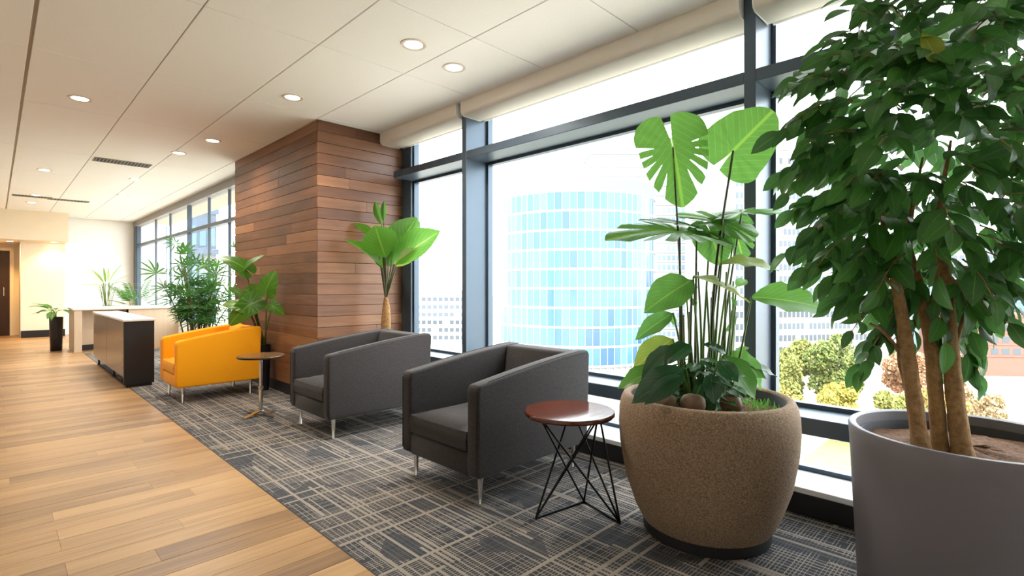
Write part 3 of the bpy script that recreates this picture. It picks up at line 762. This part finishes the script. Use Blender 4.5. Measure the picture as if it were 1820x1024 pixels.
for (u, v, w_) in ((1655, 90, .13),):
    a = at(u+10, v+22, S1-.42)-TP; inst('yellow_leaf', mo['yellow'], tr, mat=leaf_matrix(a, at(u-8, v-35, S1-.44)-TP, VIEW, 1.2))

# palm with big paddle leaves behind the second armchair
PP = Vector((2.86, 4.70, 0)); S2 = 7.56
pp = empty('potted_palm', PP, label='small palm with broad paddle leaves against the wooden column', cat='potted plant')
B().lathe([(.10, 0), (.115, .01), (.135, .30), (.14, .33), (.132, .335), (.126, .29)], 40, caps=(True, False)).build('planter', M['charcoal'], pp, 40)
soil_disc(.127, .285, M['soil'], pp, .004)
zt = at(688, 528, S2).z
tk = [(0, 0, .29), (.003, 0, .5), (0, .003, .8), (.003, 0, zt-.12), (0, 0, zt)]
B().tube(tk, [.05, .052, .05, .040, .018], 14).build('trunk', M['palmbark'], pp, 50)
def PL(b, t, n, mesh, w=1, ds=(0, 0)):
    root = PP+Vector((0, 0, zt-.02)); bb = at(*b, S2+ds[0])
    grow(pp, PP, bb, at(*t, S2+ds[1]), n, mesh, w, root, (.011, .006), 'stemdark', Vector((0, 0, 0)))
pw = {k: lm(leaf_data(.62, 9, .52, .22, .25), M[k]) for k in ('mid', 'pale')}
PL((686, 458), (664, 400), VIEW, pw['mid'], 1.75, (-.15, -.2))
PL((697, 462), (738, 382), VIEW+Vector((0, 0, .2)), pw['mid'], 1.1, (0, .05))
PL((700, 470), (777, 405), VIEW+UP*.6, pw['mid'], .95, (-.1, -.25))
PL((704, 474), (748, 440), UP*.5+VIEW, pw['pale'], .8, (-.1, -.2))
PL((680, 476), (618, 418), UP+VIEW*.3, pw['mid'], .75, (-.15, -.3))
PL((670, 430), (630, 392), UP+VIEW*.6, pw['mid'], .7, (.1, .05))
PL((678, 400), (665, 356), VIEW, pw['mid'], .5, (.1, .1))
PL((682, 395), (682, 355), VIEW, pw['mid'], .4, (.05, .05))
PL((710, 440), (746, 392), VIEW, pw['mid'], .8, (.15, .2))
PL((690, 475), (700, 430), VIEW, pw['mid'], .9, (.05, .1))
PL((682, 478), (668, 440), VIEW, pw['mid'], .8, (.05, .08))

# elephant ear by the column
EP = Vector((2.19, 6.22, 0)); S3 = 8.35
ee = empty('potted_elephant_ear', EP, label='slender elephant ear plant behind the orange armchair', cat='potted plant')
B().lathe([(.05, 0), (.055, .01), (.072, .50), (.074, .52), (.068, .52), (.064, .48)], 32, caps=(True, False)).build('planter', M['charcoal'], ee, 40)
soil_disc(.066, .475, M['soil'], ee, .003)
eh = {k: lm(EAR, M[k]) for k in ('mid',)}
def EL(b, t, n, k, w=1, ds=(0, 0), mat='stem'):
    root = EP+Vector((random.uniform(-.02, .02), random.uniform(-.02, .02), .48))
    grow(ee, EP, at(*b, S3+ds[0]), at(*t, S3+ds[1]), n, eh[k], w, root, (.008, .005), mat, Vector((0, 0, .02)))
EL((434, 476), (396, 450), VIEW*.6+UP*.8, 'mid', 1.0, (-.2, -.3)); EL((436, 474), (461, 448), VIEW*.6+Vector((-.5, .5, .3)), 'mid', .7, (-.2, -.2))
EL((474, 514), (484, 481), VIEW+UP*.2, 'mid', 1.25, (-.45, -.45)); EL((484, 543), (501, 556), VIEW+UP*.4, 'mid', .9, (-.5, -.6))
EL((446, 540), (400, 572), VIEW+UP*.6, 'mid', 1.1, (-.25, -.4), 'stemdark'); EL((440, 545), (395, 530), UP+VIEW*.7, 'mid', .9, (-.2, -.2), 'stemdark')
EL((448, 520), (462, 548), VIEW+UP*.2, 'mid', .9, (-.1, -.1), 'stemdark'); EL((428, 522), (405, 508), VIEW+UP*.6, 'mid', .6, (-.1, -.1), 'stemdark')

# bamboo palm and other plants near the desk
def frond_data(n, ln, spread, wd=.12, droop=.5):
    acc = ([], [], []); lf_ = leaf_data(wd, 5, .45, .2, droop)
    for i in range(n):
        a = (i/(n-1)-.5)*spread; l_ = ln*(1-.25*abs(i/(n-1)-.5)*2)
        add_data(acc, lf_, leaf_matrix(Vector((0, 0, 0)), Vector((math.cos(a)*l_, math.sin(a)*l_, .03*l_)), UP))
    return acc
fm = [lm(frond_data(8, .24, 3.6), M['frond'], 'frond'), lm(frond_data(6, .22, 2.6, .15), M['frond'], 'frond'), lm(frond_data(9, .2, 4.6, .12, .8), M['frond'], 'frond')]
def unitm(b, d_, n, s_):
    m = leaf_matrix(b, b+d_.normalized()*s_, n); return m
def cane_palm(org, nstem, hgt, rad_, spread, nfr, label, potr, poth, seed, cat='potted plant', scale=1.0):
    random.seed(seed)
    e = empty('bamboo_palm', org, label=label, cat=cat)
    B().lathe([(potr*.78, 0), (potr*.8, .01), (potr*.98, poth-.03), (potr, poth), (potr*.93, poth), (potr*.9, poth-.04)], 36, caps=(True, False)).build('planter', M['terracotta'], e, 40)
    soil_disc(potr*.9, poth-.05, M['soil'], e, .004)
    for i in range(nstem):
        a = random.uniform(0, 6.28); r0 = random.uniform(.02, potr*.75); h_ = hgt*random.uniform(.55, 1)
        b = Vector((r0*math.cos(a), r0*math.sin(a), poth-.06)); out = Vector((math.cos(a), math.sin(a), 0))*spread*random.uniform(.2, 1)
        t = Vector((b.x, b.y, h_))+out
        pts = curve_pts([b, (b+t)/2-out*.15, t], 5)
        B().tube(pts, [rad_*(1-.5*k/(len(pts)-1)) for k in range(len(pts))], 6).build('cane', M['cane'], e, 60)
        for k in range(nfr):
            q = pts[int(len(pts)*(.45+.55*(k+.5)/nfr))-1] if k < nfr-1 else pts[-1]
            az = random.uniform(0, 6.28); d_ = Vector((math.cos(az), math.sin(az), random.uniform(.0, .9))) if k < nfr-1 else Vector((out.x, out.y, .5))+Vector((random.uniform(-.3, .3), random.uniform(-.3, .3), .3))
            d_.normalize(); st = q+d_*random.uniform(.06, .16)*scale
            f = inst('frond', random.choice(fm), e, mat=leaf_matrix(st, st+d_*random.uniform(.85, 1.2)*scale, UP+VIEW*.3))
            B().tube([q, st], .003, 4).build('frond_stalk', M['stem'], e)
    return e
cane_palm((2.05, 8.35, 0), 24, 1.72, .010, .32, 6, 'dense bamboo palm with many canes behind the orange armchair', .2, .42, 4)
def tuft(org, label, n, ln, z, mat, data, pot, potm, seed, lean=Vector((0, 0, 0)), name='potted_fern'):
    random.seed(seed)
    e = empty(name, org, label=label, cat='potted plant')
    B().lathe([(pot[0]*.8, 0), (pot[0]*.85, .01), (pot[0], pot[1]), (pot[0]*.92, pot[1]), (pot[0]*.88, pot[1]-.05)], 32, caps=(True, False)).build('planter', potm, e, 40)
    soil_disc(pot[0]*.88, pot[1]-.06, M['soil'], e, .004)
    me = lm(data, mat)
    for i in range(n):
        az = random.uniform(0, 6.28); el = random.uniform(.1, 1.3)
        d_ = (Vector((math.cos(az)*math.cos(el), math.sin(az)*math.cos(el), math.sin(el)))+lean).normalized()
        b = Vector((random.uniform(-.03, .03), random.uniform(-.03, .03), pot[1]-.05)); q = Vector((b.x, b.y, z))+d_*ln*.3
        B().tube(curve_pts([b, (b+q)/2+Vector((0, 0, .05)), q], 3), .005, 5).build('stem', M['stem'], e)
        inst('leaf', me, e, mat=leaf_matrix(q, q+d_*ln*random.uniform(.7, 1.1), UP))
    return e
pinn = ([], [], [])
lf_ = leaf_data(.16, 4, .4, .2, .5)
for i in range(9):
    for sg in (-1, 1):
        b = Vector((.1+.09*i, 0, -.2*(.1+.09*i)**2)); add_data(pinn, lf_, leaf_matrix(b, b+Vector((.25, sg*.3, -.06))*(1-.04*i), UP))
tuft((2.1, 13.25, 0), 'feathery green palm standing behind the reception desk', 16, .55, .72, M['frond'], pinn, (.2, .5), M['terracotta'], 9)
tuft((1.72, 14.1, 0), 'thin pale umbrella plant against the white partition', 22, .5, 1.12, M['grassy'], leaf_data(.09, 6, .4, .2, .5), (.17, .5), M['terracotta'], 12, name='potted_umbrella_plant')
tuft((.80, 12.6, 0), 'small leafy plant in dark floor vase beside the desk', 12, .32, .70, M['mid'], leaf_data(.3, 6, .45, .2, .9), (.10, .62), M['vase'], 15, Vector((-.5, 0, -.2)), 'potted_lily')

# ------------------------------------------------------------------ outside
tag(B().box(3.6, 900, -700, 900, GZ-1, GZ).build('ground', plain('pale_paving', '#c4beb2', .9, 0, .08, .05)), kind='structure')
tag(B().box(60, 74, -300, 90, GZ, GZ+.04).build('street', plain('pale_asphalt', '#a5a29c', .9, 0, .05, .3)), 'pale grey street far below the windows', 'street', kind='structure')
tag(B().box(74, 84, -120, 90, GZ, GZ+.12).build('verge', plain('sandy_verge', '#8a6c50', .95, 0, .15, .4)), kind='structure')
lawn = plain('dry_lawn', '#8c8f58', .95, 0, .2, .6)
tag(B().box(84, 100, -60, 24, GZ, GZ+.1).build('lawn', lawn), 'strip of lawn below the autumn trees', 'lawn', kind='stuff')
tag(B().box(44, 60, -60, 60, GZ, GZ+.1).build('lawn', lawn), 'strip of lawn on the near side of the street', 'lawn', kind='stuff')
def polar(lat, d): # lateral and forward distance from the viewpoint
    return Vector(((d+lat)/math.sqrt(2), (d-lat)/math.sqrt(2), 0))
bwhite = plain('white_cladding', '#868889', .6, 0, .03, .3)
def pane_mat(name, a, b):
    k = NT(name); r = k.new('ShaderNodeObjectInfo').outputs['Random']; k.base(k.mix(r, lin(a), lin(b)), .15, 0, .6); return k.m
bpane = pane_mat('blue_curtain_glass', '#2b4b68', '#456e8e'); palepane = pane_mat('pale_curtain_glass', '#5f7280', '#77858f')  # blue tint differs per pane, imitating reflections in the glass colour
gb = empty('office_tower', polar(13.4, 112)+Vector((0, 0, GZ)), label='curved blue glass office block with white floor bands', cat='building')
R = 17.0; NC = 38; ang0 = math.radians(-135)   # side that faces the room
B().lathe([(R-.25, 0), (R-.25, 44.2)], 96).build('core', bwhite, gb, 40)
lines = [EYE-GZ+17.4-3.6*i for i in range(11)]
for z in lines: B().lathe([(R-.2, z-.22), (R+.12, z-.22), (R+.12, z+.22), (R-.2, z+.22)], 96, caps=(False, False)).build('floor_band', bwhite, gb, 40)
B().lathe([(R-.3, lines[0]), (R+.02, lines[0]), (R+.02, lines[0]+2.3), (R-.4, lines[0]+2.3), (.1, lines[0]+4.2)], 96, caps=(False, True)).build('parapet', plain('grey_parapet', '#5f6366', .7, 0, .03, .3), gb, 30)
w_ = 2*math.pi*R/2/NC
pm = {}
for key, mt in (('b', bpane),):
    pm[key] = B().box(-.06, .06, -w_/2+.10, w_/2-.10, -3.6/2+.22, 3.6/2-.22).mesh('pane', mt)
for c in range(NC):
    a = ang0-math.pi/2+math.pi*(c+.5)/NC
    for rw in range(9):
        if c > 31 or c < 1: continue
        key = 'b'
        inst('pane', pm[key], gb, (R*math.cos(a), R*math.sin(a), lines[rw]-1.8), (0, 0, a))
mm = B().box(-.08, .10, -.07, .07, lines[10], lines[0]).mesh('mullion', bwhite)
for c in range(NC):
    a = ang0-math.pi/2+math.pi*c/NC; inst('mullion', mm, gb, (R*math.cos(a), R*math.sin(a), 0), (0, 0, a))

def block(lat, d, wdt, dep, top, label, wallm, winm, nf, nw, rot=0, z0=0, fh=3.4, name='office_block'):
    e = empty(name, polar(lat, d)+Vector((0, 0, GZ)), math.radians(-45+rot), label=label, cat='building')
    # local: +Y away from the room, front face at y=0
    hgt = top-GZ
    B().box(-wdt/2, wdt/2, 0, dep, z0, hgt).build('wall', wallm, e)
    B().box(-wdt/2-.3, wdt/2+.3, -.3, dep, hgt, hgt+.9).build('roof', wallm, e)
    for f in range(nf):
        z = hgt-1.2-fh*(f+1)+.7
        if z < z0+.5: break
        q = B(); sw = wdt/nw
        for i in range(nw):
            if (i*7+f*3) % 11 == 0: continue
            q.box(-wdt/2+sw*i+sw*.16, -wdt/2+sw*(i+1)-sw*.16, -.05, .1, z, z+fh*.5)
        n2 = max(3, int(dep/ (wdt/nw)))
        tag(q.build('window_band', winm, e), kind='stuff')
        B().box(-wdt/2-.15, wdt/2+.15, -.25, .05, z-.75, z-.25).build('spandrel', wallm, e)
    return e
wglass = pane_mat('grey_office_glass', '#2f3942', '#465059'); tealglass = pane_mat('teal_glass', '#3f6272', '#577a88')
block(86, 150, 46, 25, 40, 'tall white office block with rows of grey windows', bwhite, wglass, 18, 34, rot=8)
block(45, 185, 34, 20, 48, 'pale tower between the glass block and white offices', bwhite, palepane, 20, 20)
block(190, 190, 60, 25, 18, 'distant white housing slab with small windows', bwhite, wglass, 12, 26, rot=-10)
block(165, 160, 60, 14, 1.5, 'low teal glazed building behind the red brick hall', tealglass, wglass, 2, 20, rot=-10, fh=4.5)
block(146, 148, 40, 12, -8, 'low red brick hall beyond the street', plain('red_brick', '#80564a', .9, 0, .1, 2), wglass, 3, 14, rot=-8, name='brick_hall')
block(-28, 230, 30, 20, -2, 'faint low housing block seen past the narrow window', bwhite, wglass, 8, 12)
dblue = plain('deep_blue_glass', '#2f4c66', .2, 0, .15, .4)
block(-25.5, 36, 2.6, 4, 16, 'slim blue glass stair tower outside the far window', dblue, tealglass, 10, 3, rot=45, fh=3.6, name='stair_tower')
block(-27.5, 46, 2.2, 4, 16, 'slim blue glass lift tower outside the far window', dblue, tealglass, 10, 3, rot=45, fh=3.6, name='stair_tower')
def car(lat, d, rz, m, label):
    e = empty('parked_car', polar(lat, d)+Vector((0, 0, GZ+.05)), rz, label=label, cat='car', group='cars in the street')
    B().prism([(-2.1, .35), (-2.15, .8), (-1.3, .95), (-.8, 1.4), (.7, 1.42), (1.3, .98), (2.1, .85), (2.15, .35)], -.85, .85, 'y', .08, 2).build('body', m, e, 40)
    B().prism([(-1.15, .98), (-.75, 1.34), (.65, 1.36), (1.12, 1.0)], -.87, .87, 'y').build('windows', M['vase'], e)
    for x in (-1.3, 1.3):
        for y_ in (-.82, .82): B().prism([(x+.34*math.cos(k*.52), .34+.34*math.sin(k*.52)) for k in range(12)], y_-.1, y_+.1, 'y').build('wheel', M['charcoal'], e)
car(112, 122, .4, plain('blue_car_paint', '#4a6488', .3), 'blue car in the lot beyond the planter')
car(98, 114, .3, plain('silver_car_paint', '#c8ccd0', .3), 'silver car in the lot beyond the planter')
def tree_out(lat, d, hgt, wid, c1, c2, label, seed, n=2600):
    random.seed(seed); e = empty('street_tree', polar(lat, d)+Vector((0, 0, GZ)), label=label, cat='tree', group='autumn trees below the windows')
    B().tube([(0, 0, 0), (.1, 0, hgt*.3), (0, .1, hgt*.6)], [.3, .22, .1], 8).build('trunk', M['bark'], e)
    k = NT('outdoor_foliage'); rn = k.new('ShaderNodeNewGeometry').outputs['Random Per Island']; k.base(k.mix(rn, tuple(x*.5 for x in lin(c1)[:3])+(1,), tuple(x*.5 for x in lin(c2)[:3])+(1,)), .8, 0, .1)
    blobs = [(Vector((random.uniform(-.6, .6)*wid, random.uniform(-.6, .6)*wid, hgt*random.uniform(.25, .86))), random.uniform(.25, .45)*wid) for _ in range(16)]
    vs, fs = [], []
    for i in range(n):
        c, r_ = random.choice(blobs); q = Vector((random.gauss(0, 1), random.gauss(0, 1), random.gauss(0, 1))).normalized()*r_*random.uniform(.6, 1)
        p = c+q; p.z = max(p.z, 1.2); a = Vector((random.gauss(0, 1), random.gauss(0, 1), random.gauss(0, 1))).normalized()*random.uniform(.15, .34); b = a.orthogonal()
        o = len(vs); vs += [tuple(p+a), tuple(p+b), tuple(p-a), tuple(p-b)]; fs.append((o, o+1, o+2, o+3))
    tag(inst('foliage', pydata('foliage', vs, fs, k.m, None, False), e), kind='stuff')
for k_, (la, d_, hh, wd, c1, c2, lb) in enumerate((
        (52, 100, 14, 5, '#8f9c58', '#c2be70', 'green and yellow street tree below the white offices'),
        (66, 105, 17, 5.5, '#7f965a', '#b0b468', 'tall greenish street tree below the white offices'),
        (56, 87, 10, 4.5, '#c2b458', '#dccd6c', 'low yellow street tree in front of the green ones'),
        (78, 102, 14, 5, '#d59a70', '#e6bd98', 'orange brown street tree beside the tall greenish one'),
        (93, 112, 14, 5, '#da9f7c', '#e8c2a4', 'large rust coloured street tree behind the planter trunks'),
        (65, 86, 8, 4, '#a0a860', '#c8c070', 'low olive street tree next to the lawn'),
        (75, 90, 8.5, 4, '#cdb265', '#e2c688', 'low golden street tree next to the lawn'),
        (46, 90, 8, 4.5, '#a9a45a', '#d0c070', 'low mustard street tree behind the beige planter'),
        (84, 93, 7, 4, '#c9a878', '#dfc49c', 'low tan street tree by the tall grey planter'),
        (60, 112, 15, 5, '#98a560', '#bcb86c', 'pale green street tree behind the low yellow one'),
        (110, 138, 8, 4, '#9fac68', '#bcc084', 'small green tree in front of the brick hall'))):
    tree_out(la, d_, hh, wd, c1, c2, lb, 31+k_, 9000)
